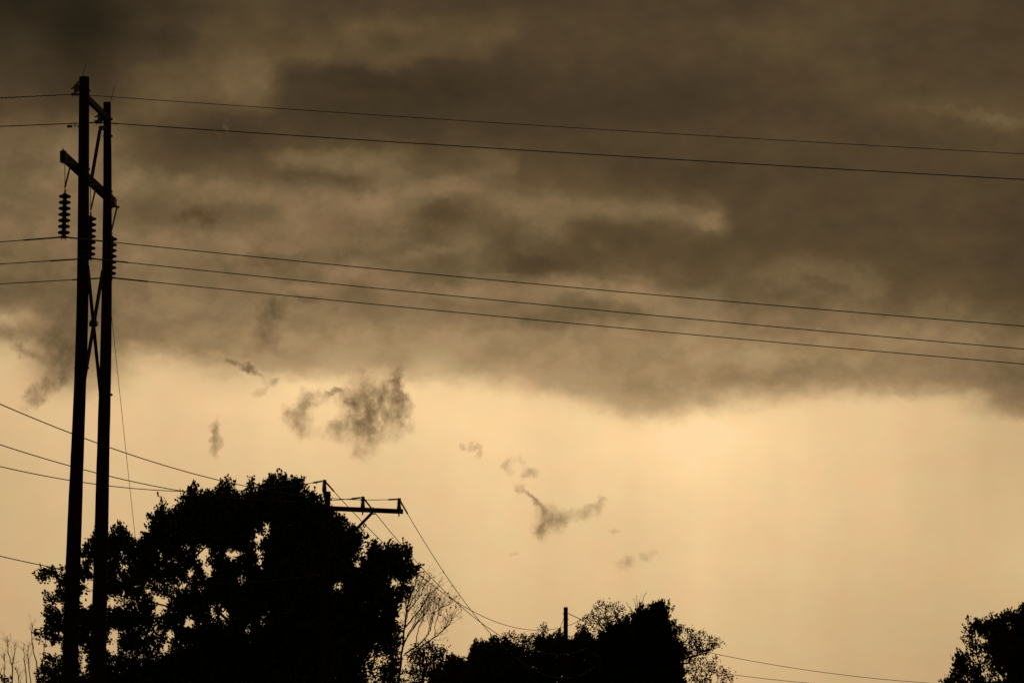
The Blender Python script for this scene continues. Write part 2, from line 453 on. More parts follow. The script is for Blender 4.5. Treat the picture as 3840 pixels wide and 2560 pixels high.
def hf(u, v, z):
    if isinstance(z, tuple): z = hz(z[0], u) + (z[1] if len(z) > 1 else 0)
    p = HO + EU * u + EV * v
    return Vector((p[0], p[1], z))

hroot_loc = Vector((HO[0], HO[1], float(ground_z(HO[0], HO[1]))))
hroot = thing('transmission_structure', hroot_loc,
              'tall two-pole wooden power line structure with crossarm, crossed braces and three disc insulator strings', 'power pole')

def hpart(mb, name, mat, parent=None, smooth=False):
    return mb.build(name, mat, parent or hroot, hroot_loc, smooth)

def pole_pts(rows, D, scale):
    pts = [P(x, y, D) for x, y, w in rows]
    rad = [w / 2 / scale for x, y, w in rows]
    return pts, rad

def fine_pole(rows, D, scale, seed):
    rows = np.array(rows, float)
    pts = P(rows[:, 0], rows[:, 1], D); rad = rows[:, 2] / 2 / scale
    # continue to the ground along the same lean
    d = (pts[-1] - pts[-3]) / (pts[-3][2] - pts[-1][2])
    gz = float(ground_z(pts[-1][0], D)) - 0.6
    k = pts[-1][2] - gz
    pts = np.vstack([pts, pts[-1] + d * k]); rad = np.append(rad, rad[-1] * 1.12)
    s = np.linspace(0, 1, 60); t = np.linspace(0, 1, len(pts))
    zz = pts[:, 2]
    zi = np.linspace(zz[0], zz[-1], 70)
    xi = np.interp(-zi, -zz, pts[:, 0]); yi = np.interp(-zi, -zz, pts[:, 1]); ri = np.interp(-zi, -zz, rad)
    ker = np.ones(7) / 7
    def smooth(a):
        b = np.convolve(np.pad(a, 3, mode='edge'), ker, mode='valid'); b[:3] = a[:3]; b[-3:] = a[-3:]; return b
    xi, ri = smooth(xi), smooth(ri)
    r = np.random.default_rng(seed)
    ri = ri * (1 + r.normal(0, 0.008, len(ri)))
    return [Vector((a, b, c)) for a, b, c in zip(xi, yi, zi)], list(ri)

POLE_L = [(316,289,38),(315,430,40),(314,584,41),(312.6,894,44),(308.5,1215,46),(299,1482,47),(290,1700,48.5),(279,1975,55),(269.6,2249,59),(261,2560,62)]
POLE_R = [(401.5,384,29),(403,560,31),(403,720,32),(402,894,36),(399,1215,41),(393,1482,46),(386.5,1700,48),(381,1975,52),(374,2249,56),(366,2560,60)]
for rows, u, sc, sd in ((POLE_L, -1.9, F/132.9, 1), (POLE_R, 1.9, F/136.7, 2)):
    D = (HO + EU * u)[1]
    pts, rad = fine_pole(rows, D, sc, sd)
    po = hpart(MB().tube(pts, rad, 18), 'pole', 'wood', smooth=True)
    top = pts[0]
    # thin bent lightning rod stapled to the pole top
    if u < 0:
        rod = [top + Vector((-.03,-.1,-.6)), top + Vector((-.03,-.06,0)), top + Vector((-.01,-.05,.15)), top + Vector((.03,-.05,.25)), top + Vector((.035,-.05,.33))]
    else:
        rod = [top + Vector((.085,-.1,-.6)), top + Vector((.085,-.06,0)), top + Vector((.12,-.05,.14)), top + Vector((.165,-.05,.26)), top + Vector((.18,-.05,.40))]
    hpart(MB().tube(rod, 0.007, 6), 'lightning_rod', 'steel')

Z0 = CAM_Z
# spar tying the pole tops
hpart(MB().beam(hf(-1.80, 0.0, (21.33,)), hf(1.80, 0.0, (21.37,)), 0.10, 0.16), 'top_spar', 'timber')
# crossarm bolted to the left faces of the poles
ARM_V = -0.185
ARM_Z = 0.5 * (hz(19.575, -3.8) + hz(19.6, 3.8))
hpart(MB().beam(hf(-4.0, ARM_V, ARM_Z), hf(4.25, ARM_V, ARM_Z), 0.125, 0.225), 'crossarm', 'timber')
# braces up from the crossarm to the poles
hpart(MB().beam(hf(1.80, -0.19, (21.05,)), hf(0.38, ARM_V+.02, ARM_Z+.06), 0.075, 0.085), 'arm_brace', 'timber')
hpart(MB().beam(hf(-1.80, -0.02, (21.05,)), hf(-0.12, ARM_V-.01, ARM_Z+.06), 0.075, 0.085), 'arm_brace', 'timber')
hpart(MB().beam(hf(1.86, -0.22, (21.12,)), hf(1.86, -0.02, (21.14,)), 0.12, 0.10), 'brace_plate', 'steel')
# X brace
def hx(px, py, u):
    D = (HO + EU * u)[1]; return V3(px, py, D)
a0, a1 = hx(329, 1000, -1.85), hx(379, 1500, 1.85)
b0, b1 = hx(386, 1020, 1.85), hx(317, 1430, -1.85)
hpart(MB().beam(a0, a1, 0.075, 0.10), 'cross_brace', 'timber')
hpart(MB().beam(b0 + Vector((.0,-.1,0)), b1 + Vector((0,-.1,0)), 0.075, 0.10), 'cross_brace', 'timber')
xc = V3(351.5, 1210, 134.7)
mb = MB().beam(xc + Vector((-.085,-.05,-.02)), xc + Vector((.085,-.05,-.02)), 0.12, 0.16)
for s in (-1, 1): mb.tube([xc + Vector((s*.10,-.05,-.09)), xc + Vector((s*.10,-.05,.02))], .012, 6)
hpart(mb, 'brace_clamp', 'steel')
# bolts through the poles
for u, z, dv in ((-1.9,21.45,.126),(-1.9,19.55,.134),(1.9,21.35,.098),(1.9,20.93,.101),(1.9,19.55,.108),(-1.9,14.75,.152),(1.9,14.5,.150)):
    mb = MB()
    mb.tube([hf(u, -dv-.04, (z,)), hf(u, dv+.028, (z,))], .012, 6)
    mb.beam(hf(u, dv-.02, (z,)), hf(u, dv+.014, (z,)), .06, .06)
    hpart(mb, 'through_bolt', 'steel')
for u in (-3.9, 3.9):
    hpart(MB().tube([hf(u, ARM_V, ARM_Z-.2), hf(u, ARM_V, ARM_Z+.19)], .014, 6).beam(hf(u,ARM_V,ARM_Z+.115), hf(u,ARM_V,ARM_Z+.14), .08, .08), 'arm_bolt', 'steel')
hpart(MB().beam(hf(-3.86, ARM_V-.072, ARM_Z-.02), hf(-3.86, ARM_V+.072, ARM_Z-.02), .10, .27), 'arm_band', 'steel')
hpart(MB().beam(hf(3.95, ARM_V-.072, ARM_Z-.02), hf(3.95, ARM_V+.072, ARM_Z-.02), .10, .27), 'arm_band', 'steel')

# shield wire brackets
SW1 = V3(281, 354, 132.9)
SW2 = V3(370, 459.5, 136.7)
def shield_bracket(w, u, big):
    mb = MB()
    a = w + Vector((0, 0, .12))
    mb.beam(a + Vector((.12, 0, .06)), a + Vector((-.02, 0, -.01)), .06, .16)
    mb.beam(a + Vector((.10, 0, .20)), a + Vector((-.04, 0, .03)), .05, .05)
    mb.tube([a + Vector((-.10, 0, .02)), a + Vector((.06, 0, .05))], .018, 6)
    mb.tube([a + Vector((-.01, 0, .02)), w + Vector((-.01, 0, .03))], .016, 6)
    mb.lathe([(.01,-.11),(.026,-.08),(.036,-.02),(.036,.02),(.026,.08),(.01,.11)], w, (1, 0, 0), 8)
    for s in (-.05, .05): mb.tube([w + Vector((s, 0, .03)), w + Vector((s*1.2, 0, -.07))], .010, 6)
    if big: mb.beam(w + Vector((-.10, 0, .01)), w + Vector((.16, 0, .09)), .06, .07)
    hpart(mb, 'shield_wire_bracket', 'steel')
shield_bracket(SW1, -1.9, False)
shield_bracket(SW2, 1.9, True)

# suspension insulator strings: hanger, seven discs, clamp
disc_prof = [(.044,.073),(.052,.055),(.060,.040),(.098,.034),(.130,.022),(.147,.004),(.149,-.010),(.139,-.028),(.110,-.042),(.066,-.050),(.052,-.060),(.044,-.073)]
disc_me = MB().lathe(disc_prof, n=18).mesh('disc', 'porcelain', smooth=True)
phase_att = []
for u, xb, yb in ((-3.8, 239, 889), (0.0, 335.5, 969), (3.8, 414, 1041)):
    D = (HO + EU * u)[1] + EV[1] * ARM_V
    bot = V3(xb, yb, D)
    arm = hf(u, ARM_V, ARM_Z - .11)
    phase_att.append(bot)
    topd = Vector((bot.x + .02, bot.y, bot.z + .115 + 6 * .146))
    hook = topd + Vector((0, 0, .12))
    st = hpart(MB().tube([topd + Vector((0,0,.0)), hook], [.03, .016], 8)
               .tube([hook + Vector((-.02,0,0)), hook + Vector((0,0,.05)), hook + Vector((.03,0,.03)), hook + Vector((.012,0,-.02))], .008, 6)
               .tube([topd + Vector((0,0,.03)), bot + Vector((0,0,.02))], .022, 8),
               'insulator_string', 'steel')
    for k in range(7):
        t = k / 6
        link('disc', disc_me, st, topd + (Vector((bot.x, bot.y, bot.z + .115)) - topd) * t - hroot_loc)
    fork = hook + Vector((0, 0, .10))
    hg = MB()
    hg.tube([hook, fork], .012, 6)
    hg.tube([fork, Vector((fork.x - .012, fork.y, arm.z))], .010, 6)
    hg.beam(fork, Vector((fork.x + .115, fork.y + .25, arm.z - .02)), .035, .040)
    hg.beam(Vector((fork.x - .10, fork.y, arm.z - .015)), Vector((fork.x + .17, fork.y + .2, arm.z - .03)), .06, .05)
    hpart(hg, 'insulator_hanger', 'steel')
    cl = MB()
    cl.lathe([(.004,-.15),(.014,-.13),(.020,-.09),(.036,-.03),(.040,0),(.036,.03),(.020,.09),(.014,.13),(.004,.15)], bot, (1, 0, -.02), 10)
    cl.beam(bot + Vector((-.05,0,.03)), bot + Vector((.05,0,.03)), .05, .06)
    for s in (-.055, .045): cl.tube([bot + Vector((s, 0, .02)), bot + Vector((s, 0, -.085))], [.014, .007], 6)
    hpart(cl, 'suspension_clamp', 'steel')

# ------------------------------------------------------------------ wires
def ray_plan(px, py, a, d):
    """distance s along plan line a + s d where photo pixel column px meets it; height from py"""
    x = (px - 1920) / F; y = -(py - 1280) / F
    vy = CP - y * SP; vz = SP + y * CP
    m = x / vy                                  # X / Y of the sight line
    s = (m * a[1] - a[0]) / (d[0] - m * d[1])
    Y = a[1] + s * d[1]
    return s, CAM_Z + vz / vy * Y

def span(att, d, pts, s_end, w_att=6.0, deg=2, n=120):
    d = np.array(d, float); d /= np.linalg.norm(d)
    a = np.array([att[0], att[1]])
    S = [0.0]; Z = [att[2]]; W = [w_att]
    for px, py in pts:
        s, z = ray_plan(px, py, a, d); S.append(s); Z.append(z); W.append(1.0)
    c = np.polyfit(S, np.array(Z) - att[2], deg, w=W)
    if s_end is None: s_end = max(S) + 1.0
    s = np.linspace(0, s_end, n)
    z = np.polyval(c, s) - np.polyval(c, 0) + att[2]
    xy = a[None] + s[:, None] * d[None]
    return [Vector((p[0], p[1], q)) for p, q in zip(xy, z)]

def along(pts, d0, d1, n=6):
    """piece of a polyline between two arc distances"""
    P_ = np.array([tuple(p) for p in pts]); seg = np.linalg.norm(np.diff(P_, axis=0), axis=1)
    cum = np.concatenate([[0], np.cumsum(seg)])
    t = np.linspace(d0, d1, n)
    return [Vector([np.interp(x, cum, P_[:, k]) for k in range(3)]) for x in t]

def wire_thing(name, left, right, r, label, cat, group):
    base = (left or right)[0]
    root = thing(name, base, label, cat, group)
    pts = (list(reversed(left)) if left else []) + (right[1:] if left and right else (right or []))
    MB().tube(pts, r, 6).build('conductor', 'wire', root, base, True)
    return root, base

HG = 'high wires of the two-pole line'
PH = [
 ([(216,893),(0,907)], [(437,911),(960,964),(1920,1056),(2880,1143),(3840,1223)], 'topmost of the three conductors hung on disc insulators, reaching to the right edge', 140),
 ([(288,971),(0,990)], [(428,977.6),(960,1034),(1920,1131),(2880,1223.6),(3840,1308)], 'middle of the three conductors hung on disc insulators below the crossarm', 140),
 ([(0,1064.5)], [(432.6,1042),(960,1095),(1920,1191),(2880,1281),(3840,1364)], 'lowest of the three conductors hung on disc insulators below the crossarm', 140),
]
for (lp, rp, lab, _), att in zip(PH, phase_att):
    left = span(att, -EV, lp, 26.0, deg=1, w_att=8, n=30)
    right = span(att, EV, rp, 48.0, n=140)
    root, base = wire_thing('overhead_wire', left, right, 0.0115, lab, 'power line', HG)
    for sp in (left, right):
        MB().tube(along(sp, 0.05, 0.98), 0.0185, 8).build('armor_rod', 'steel', root, base, True)

for att, lp, rp, r, lab in (
  (SW1, [(0,368)], [(340,358),(960,401),(1920,465),(2880,523.5),(3840,577.5)], 0.0085, 'thin uppermost wire of all, clamped to the top of the taller-looking left pole'),
  (SW2, [(0,474.6)], [(420,461),(960,498),(1920,561),(2880,619.5),(3840,673)], 0.0125, 'second wire from the top, clamped near the top of the right pole')):
    left = span(att, -EV, lp, 26.0, deg=1, w_att=8, n=30)
    right = span(att, EV, rp, 48.0, n=140)
    root, base = wire_thing('overhead_wire', left, right, r, lab, 'power line', HG)
    if att is SW1:
        hl = along(left, 0.42, 2.6, 160)
        mb = MB().tube([p + Vector((0, .011*math.sin(i*.5), .011*math.cos(i*.5))) for i, p in enumerate(hl)], .008, 5)
        mb.build('spiral_damper', 'polymer', root, base)
    else:
        c = along(left, 0.60, 0.61, 2)[0]
        dm = MB()
        dm.tube([c + Vector((0,0,.01)), c + Vector((0,0,-.07))], [.022, .012], 6)
        q = c + Vector((0, 0, -.07))
        dm.tube([q + Vector((-.12,0,0)), q + Vector((.12,0,0))], .006, 5)
        for s in (-1, 1):
            dm.lathe([(.014,-.07),(.032,-.055),(.036,0),(.030,.05),(.012,.07)], q + Vector((s*.14, 0, -.005)), (s, 0, 0), 10)
        dm.build('vibration_damper', 'steel', root, base, True)
        for sp in (left, right):
            MB().tube(along(sp, 0.05, 0.5), 0.017, 8).build('armor_rod', 'steel', root, base, True)

# guy wire slanting down from the right pole
g0 = V3(419, 1188, 136.55)
g1 = V3(499, 1920, 138.8); dgy = (g1 - g0)
gz = float(ground_z(g1.x, 141))
kk = (g0.z - gz) / (g0.z - g1.z)
gpts = [g0 + dgy * (kk * t) + Vector((0, 0, -0.15 * 4 * t * (1 - t))) for t in np.linspace(0, 1, 30)]
tag(MB().tube(gpts, .0065, 6).build('guy_wire', 'wire'), 'thin stay wire slanting down from the right pole of the two-pole structure', 'guy wire')

# ------------------------------------------------------------------ distribution pole with side arm
DD = 179.0
DS = F / DD
rows = [(1229,1842,22),(1226,1950,23),(1221,2150,25.5),(1213,2350,28),(1205,2560,30)]
pts, rad = fine_pole(rows, DD, DS, 5)
droot_loc = Vector((pts[-1].x, pts[-1].y, float(ground_z(pts[-1].x, DD))))
droot = thing('utility_pole', droot_loc, 'wooden street pole with one-sided crossarm and three pin insulators, in front of the big tree', 'utility pole')
def dpart(mb, name, mat, smooth=False, parent=None):
    return mb.build(name, mat, parent or droot, droot_loc, smooth)
dpart(MB().tube(pts, rad, 16), 'pole', 'wood', True)
al, ar = V3(1216, 1904.5, DD-.17), V3(1512, 1917, DD-.17)
dpart(MB().beam(al, ar, .12, .155), 'crossarm', 'timber')
dpart(MB().beam(V3(1396, 1921, DD-.26), V3(1226, 2097, DD-.16), .07, .09), 'arm_brace', 'timber')
mb = MB().tube([V3(1399,1900,DD-.27), V3(1399,1926,DD-.27)], .02, 6).beam(V3(1390,1926,DD-.27), V3(1408,1926,DD-.27), .05, .04)
dpart(mb, 'brace_bolt', 'steel')
shed_me = MB().lathe([(.035,.012),(.050,.006),(.082,-.004),(.084,-.010),(.050,-.010),(.038,-.016)], n=14).mesh('shed', 'polymer', smooth=True)
ins_tops = []
for (x, yt, yb, dd) in ((1217, 1798, 1846, DD-.1), (1361, 1860.5, 1917, DD-.17), (1497, 1867, 1922, DD-.17)):
    t, b = V3(x, yt, dd), V3(x - 1, yb, dd)
    h = t.z - b.z
    body = MB().lathe([(.055,0),(.07,.02),(.075,h*.35),(.055,h*.45),(.045,h*.8),(.05,h*.86),(.062,h*.9),(.062,h*.985),(.05,h)], b, (t - b), 12)
    body.tube([b + Vector((0,0,-.125)), b], [.018, .026], 8)
    ins = dpart(body, 'insulator', 'polymer', True)
    for k in range(6):
        link('shed', shed_me, ins, b + (t - b) * (.42 + .082 * k) - droot_loc)
    ins_tops.append(t + Vector((0, 0, -.03)))
dpart(MB().beam(V3(1213,1840,DD-.1), V3(1222,1900,DD-.1), .06, .05), 'ridge_pin', 'steel')

DGL = (-6.9, -46.0); DGR = (10.3, 98.0)
DW = [
 ([(1149,1811),(984,1832),(809,1844),(665,1841),(409,1821),(262,1798),(0,1749)],
  [(1403,2000),(1452,2048),(1564,2146),(1632,2200),(1696,2246),(1764,2286),(1836,2323),(1943,2352),(2026,2362),(2065,2358),(2114,2348.5),(2183,2322)],
  'street wire from the insulator on the pole top, dipping lowest across the gap at left'),
 ([(1248,1874),(1100,1877),(930,1874),(700,1843),(410,1784),(265,1746),(0,1667)],
  [(1410,1923),(1471,2000),(1514,2050),(1546,2089),(1621,2168),(1696,2246),(1800,2328),(1886,2387),(1957,2425),(2015,2440),(2114,2450),(2199,2429)],
  'street wire tied to the middle insulator of the one-sided crossarm'),
 ([(1454,1870),(1355,1873),(1284,1872),(1243,1868.6),(1150,1859),(1060,1844),(924,1822),(830,1803),(413,1677),(268,1625),(0,1514)],
  [(1575,2000),(1693,2186),(1768,2289),(1850,2387),(1938,2467),(1965,2486),(2015,2517),(2107,2540),(2168,2530),(2225,2505)],
  'street wire tied to the outer insulator at the end of the one-sided crossarm'),
]
for (lp, rp, lab), att in zip(DW, ins_tops):
    left = span(att, DGL, lp, 62.0, deg=3, w_att=4)
    right = span(att, DGR, rp, None, deg=3, w_att=4)
    root, base = wire_thing('street_wire', left, right, 0.0125, lab, 'power line', 'street wires on the crossarm pole')
    # preformed guards: their length foreshortened towards the camera on the left, away on the right
    MB().tube(along(left, 0.5, 2.0), 0.028, 8).build('wire_guard', 'polymer', root, base, True)
    MB().tube(along(right, 0.3, 2.2), 0.028, 8).build('wire_guard', 'polymer', root, base, True)

catt = V3(1220, 2147, DD - .15)
left = span(catt, DGL, [(984,2180),(836,2187),(600,2178),(241,2131),(0,2086)], 62.0, deg=2)
tag(MB().tube(left, .012, 6).build('communication_cable', 'wire'), 'lone low cable crossing the big tree to halfway down the crossarm pole', 'cable')

# ------------------------------------------------------------------ far stub pole
FD = 257.0
rows = [(2121.5,2275,16.5),(2121.5,2340,17),(2121,2450,18),(2120,2560,19)]
pts, rad = fine_pole(rows, FD, F/FD, 9)
froot_loc = Vector((pts[-1].x, pts[-1].y, float(ground_z(pts[-1].x, FD))))
froot = thing('utility_pole', froot_loc, 'bare far wooden pole without crossarm, rising behind the shrubs', 'utility pole')
MB().tube(pts, rad, 14).build('pole', 'wood', froot, froot_loc, True)
for y in (2299, 2322):
    MB().tube([V3(2109,y,FD-.05), V3(2134,y,FD-.05)], .018, 6).build('through_bolt', 'steel', froot, froot_loc)
ga, gb = V3(2132, 2299, FD), V3(2222, 2342, 272)
gr = thing('guy_wire', ga, 'short link-chain stay running right from the far bare pole into the thin tree', 'guy wire')
MB().tube([ga, gb], .010, 6).build('strand', 'wire', gr, ga)
link_me = MB().lathe([(.008,-.06),(.028,-.02),(.028,.02),(.008,.06)], (0, 0, 0), (gb - ga), 8).mesh('chain_link', 'steel')
for k in range(9):
    link('chain_link', link_me, gr, (gb - ga) * (.06 + k * .07))
ga, gb = V3(2111, 2326, FD), V3(2062, 2445, FD - 1.5)
tag(MB().tube([ga, gb], .013, 6).build('guy_wire', 'wire'), 'short stay slanting down left from the far bare pole', 'guy wire')

# two faint wires leaving the thin trees towards the right
for (pts_, lab) in (([(2662,2442),(2800,2471),(2880,2486),(3206,2533),(3451,2554)], 'upper of two faint wires leaving the thin trees at bottom right'),
                    ([(2742,2526),(2800,2535),(2880,2544),(3010,2557)], 'lower of two faint wires leaving the thin trees at bottom right')):
    px0, py0 = pts_[0]
    slope = (pts_[1][1] - py0) / (pts_[1][0] - px0)
    att = V3(px0 - 260, py0 - 260 * slope * 1.05, 296)
    sp = span(att, (18.0, -14.0), pts_, 32.0, deg=2, w_att=0.6)
    tag(MB().tube(sp, .016, 6).build('street_wire', 'wire'), lab, 'power line', 'faint wires at bottom right')

# ------------------------------------------------------------------ trees
def in_poly(x, y, poly):
    c = np.zeros(len(x), bool); n = len(poly)
    for i in range(n):
        x0, y0 = poly[i]; x1, y1 = poly[(i + 1) % n]
        k = (y0 > y) != (y1 > y)
        with np.errstate(divide='ignore', invalid='ignore'):
            c ^= k & (x < (x1 - x0) * (y - y0) / (y1 - y0 + 1e-12) + x0)
    return c

def edge_dist(x, y, poly):
    d = np.full(len(x), 1e9); n = len(poly)
    for i in range(n):
        a = np.array(poly[i], float); b = np.array(poly[(i + 1) % n], float)
        ab = b - a; l2 = max(ab @ ab, 1e-9)
        t = np.clip(((x - a[0]) * ab[0] + (y - a[1]) * ab[1]) / l2, 0, 1)
        d = np.minimum(d, np.hypot(x - a[0] - t * ab[0], y - a[1] - t * ab[1]))
    return d

def vnoise(x, y, cell, seed):
    r = np.random.default_rng(seed); G = r.random((64, 64))
    u, v = x / cell, y / cell
    i, j = np.floor(u).astype(int), np.floor(v).astype(int)
    fu, fv = u - i, v - j
    fu = fu * fu * (3 - 2 * fu); fv = fv * fv * (3 - 2 * fv)
    g = lambda a, b: G[a % 64, b % 64]
    return (g(i,j)*(1-fu) + g(i+1,j)*fu)*(1-fv) + (g(i,j+1)*(1-fu) + g(i+1,j+1)*fu)*fv

def leaves_mesh(name, pos, direc, size, width, mat, rng, flat=False):
    """one small pointed leaf (four corners, folded at its rib) at each position"""
    n = len(pos)
    d = direc + rng.normal(0, .55, (n, 3)); d /= np.linalg.norm(d, axis=1)[:, None]
    q = rng.normal(0, 1, (n, 3)); s = np.cross(d, q); s /= np.linalg.norm(s, axis=1)[:, None] + 1e-9
    nn = np.cross(s, d)
    ln = size * rng.uniform(.65, 1.25, n)[:, None]; w = ln * width
    base = pos; tip = pos + d * ln
    mid = pos + d * ln * .45 + nn * ln * .08
    v = np.stack([base, mid + s * w * .5, tip, mid - s * w * .5], 1).reshape(-1, 3)
    f = np.arange(n * 4).reshape(-1, 4)
    return np_mesh(name, v, f, mat)

def skeleton(trunk, targets, r_tip, rng, up=0.25, expo=0.46, wob=0.10):
    """limbs grown from a trunk polyline to every target; returns polylines with radii"""
    nodes = [np.array(p, float) for p in trunk]; parent = [-1] + list(range(len(trunk) - 1))
    order = np.argsort(np.linalg.norm(targets - nodes[-1], axis=1))
    paths = []
    for ti in order:
        t = targets[ti]
        A = np.array(nodes)
        dv = t - A; dist = np.linalg.norm(dv, axis=1)
        cost = dist + 1.6 * np.maximum(0, -dv[:, 2] + .15 * dist)
        cost[0] += 2.0
        k = int(np.argmin(cost)); a = A[k]; dd = dist[k]
        m = max(2, int(dd / .5) + 1)
        last = k; path = [k]
        for j in range(1, m + 1):
            f = j / m
            p = a + (t - a) * f + np.array([0, 0, -up * dd * f * (1 - f)]) * 1.0
            if j < m: p = p + rng.normal(0, wob * dd / m, 3)
            nodes.append(p); parent.append(last); last = len(nodes) - 1; path.append(last)
        paths.append(path)
    n = len(nodes); cnt = np.zeros(n)
    for p in paths: cnt[p[-1]] += 1
    for i in range(n - 1, 0, -1): cnt[parent[i]] += cnt[i]
    rad = r_tip * np.maximum(cnt, .6) ** expo
    A = np.array(nodes)
    out = [([A[i] for i in range(len(trunk))], [rad[i] for i in range(len(trunk))])]
    for p in paths:
        rr = [min(rad[i], rad[p[1]]) for i in p]
        out.append(([A[i] for i in p], rr))
    return out

def tubes_mesh(name, polys, mat, n=5):
    V_, F_ = [], []
    off = 0
    ang = np.linspace(0, 2 * np.pi, n, endpoint=False)
    for pts, rad in polys:
        A = np.array(pts, float); R = np.array(rad, float)
        T = np.gradient(A, axis=0); T /= np.linalg.norm(T, axis=1)[:, None] + 1e-9
        ref = np.array([0.31, 0.95, 0.05])
        a = np.cross(T, ref); a /= np.linalg.norm(a, axis=1)[:, None] + 1e-9
        b = np.cross(T, a)
        v = A[:, None] + (a[:, None] * np.cos(ang)[None, :, None] + b[:, None] * np.sin(ang)[None, :, None]) * R[:, None, None]
        m = len(A); V_.append(v.reshape(-1, 3))
        i = np.arange(m - 1)[:, None] * n + np.arange(n)[None]; j = np.arange(m - 1)[:, None] * n + (np.arange(n)[None] + 1) % n
        F_.append(np.stack([i, j, j + n, i + n], -1).reshape(-1, 4) + off); off += m * n
    return np_mesh(name, np.vstack(V_), np.vstack(F_), mat)

def sample_poly(poly, n, rng, dens=None):
    pl = np.array(poly, float); lo, hi = pl.min(0), pl.max(0)
    X, Y = [], []; tot = 0
    while tot < n:
        x = rng.uniform(lo[0], hi[0], n * 2); y = rng.uniform(lo[1], hi[1], n * 2)
        k = in_poly(x, y, poly)
        if dens is not None: k &= rng.random(len(x)) < dens(x, y)
        X.append(x[k]); Y.append(y[k]); tot += int(k.sum())
    return np.concatenate(X)[:n], np.concatenate(Y)[:n]

def foliage_tree(name, label, cat, group, poly, D, thick, base_px, trunk_top, nsprig, leaf, width, mat, seed,
                 holes=(), gaps=None, sprig_r=0.22, per=7, ntarget=120, shoots=60, r_tip=.012, crown_name='crown', up_bias=.5, stuff=True, ncore=0, core_in=22):
    rng = np.random.default_rng(seed)
    def keep(x, y, grow=2.5):
        p = np.ones(len(x))
        for hx_, hy_, rx, ry in holes:
            e = ((x - hx_) / (rx + grow)) ** 2 + ((y - hy_) / (ry + grow)) ** 2
            p *= np.clip((e - .75) * 1.6, 0.0, 1)
        if gaps is not None: p *= gaps(x, y)
        if inset: p *= edge_dist(x, y, poly) > inset
        return p
    sc = F / D
    inset = (sprig_r * .3 + leaf * .32) * sc
    dmax = thick * sc
    def depth(x, y, k):
        d = np.minimum(edge_dist(x, y, poly), dmax) / dmax
        T = thick * np.sqrt(1 - (1 - d) ** 2)
        return D + T * rng.uniform(-1, 1, k)
    x, y = sample_poly(poly, nsprig, rng, keep)
    anchor = P(x, y, depth(x, y, nsprig))
    bx, by = base_px
    bz = float(ground_z((bx - 1920) / sc, D))
    root_p = np.array([(bx - 1920) / sc, D, bz])
    centre = P(trunk_top[0], trunk_top[1], D)
    out = anchor - (centre + np.array([0, 0, -thick * .8])); out /= np.linalg.norm(out, axis=1)[:, None]
    out[:, 2] += up_bias; out /= np.linalg.norm(out, axis=1)[:, None]
    # leaves of each sprig sit round a short twig
    along_ = rng.uniform(-.7, 1.0, (nsprig, per, 1)) * sprig_r
    pos = anchor[:, None] + out[:, None] * along_ + rng.normal(0, sprig_r * .38, (nsprig, per, 3))
    pos = pos.reshape(-1, 3); dr = np.repeat(out, per, 0)
    # upright leafy shoots along the upper outline
    if shoots:
        pl = np.array(poly, float)
        seg = np.roll(pl, -1, 0) - pl
        ln = np.hypot(seg[:, 0], seg[:, 1])
        ymax = pl[:, 1].max()
        wgt = ln * (pl[:, 1] < ymax - 40) * (np.roll(pl, -1, 0)[:, 1] < ymax - 40); wgt /= wgt.sum()
        si = rng.choice(len(pl), shoots, p=wgt); t = rng.random(shoots)
        sx, sy = (pl[si] + seg[si] * t[:, None]).T
        sy = sy + inset * .5
        sp = P(sx, sy, D + thick * .35 * rng.uniform(-1, 1, shoots))
        so = sp - centre; so /= np.linalg.norm(so, axis=1)[:, None]; so = so * .6 + np.array([0, 0, .8]) + rng.normal(0, .2, (shoots, 3))
        so /= np.linalg.norm(so, axis=1)[:, None]
        K2 = 14
        ts = np.linspace(-.35, 1, K2)[None, :, None] * rng.uniform(.06, .30, (shoots, 1, 1))
        p2 = sp[:, None] + so[:, None] * ts + rng.normal(0, .035, (shoots, K2, 3))
        pos = np.vstack([pos, p2.reshape(-1, 3)]); dr = np.vstack([dr, np.repeat(so, K2, 0)])
    # larger, denser leaf clumps deep inside the crown
    if ncore:
        cx_, cy_ = sample_poly(poly, ncore, rng, lambda a, b: (keep(a, b, 22.0) > .93) & (edge_dist(a, b, poly) > core_in))
        cd = D + thick * .4 * rng.uniform(-1, 1, ncore)
        cp = P(cx_, cy_, cd)
        pos_l = np.repeat(cp, 3, 0) + rng.normal(0, .07, (ncore * 3, 3))
    root = thing(name, root_p, label, cat, group)
    me = leaves_mesh('crown', pos - root_p, dr, leaf, width, mat, rng)
    c = link(crown_name, me, root)
    if stuff: c['kind'] = 'stuff'
    if ncore:
        c2 = link('inner_foliage', leaves_mesh('inner_foliage', pos_l - root_p, np.tile([0, 0, .3], (len(pos_l), 1)).astype(float), leaf * 2.3, .75, mat, rng), root)
        c2['kind'] = 'stuff'
    k = rng.choice(nsprig, min(ntarget, nsprig), replace=False)
    nt = 6
    tr = [root_p + np.array([0, 0, -.3])] + [root_p + (centre - root_p) * (i / nt) + rng.normal(0, .06, 3) * (i < nt) for i in range(1, nt + 1)]
    polys = skeleton(tr, anchor[k], r_tip, rng)
    polys[0][1][0] *= 1.25
    link('trunk', tubes_mesh('trunk', [(np.array(p) - root_p, r) for p, r in polys], 'bark', 6), root)
    return root

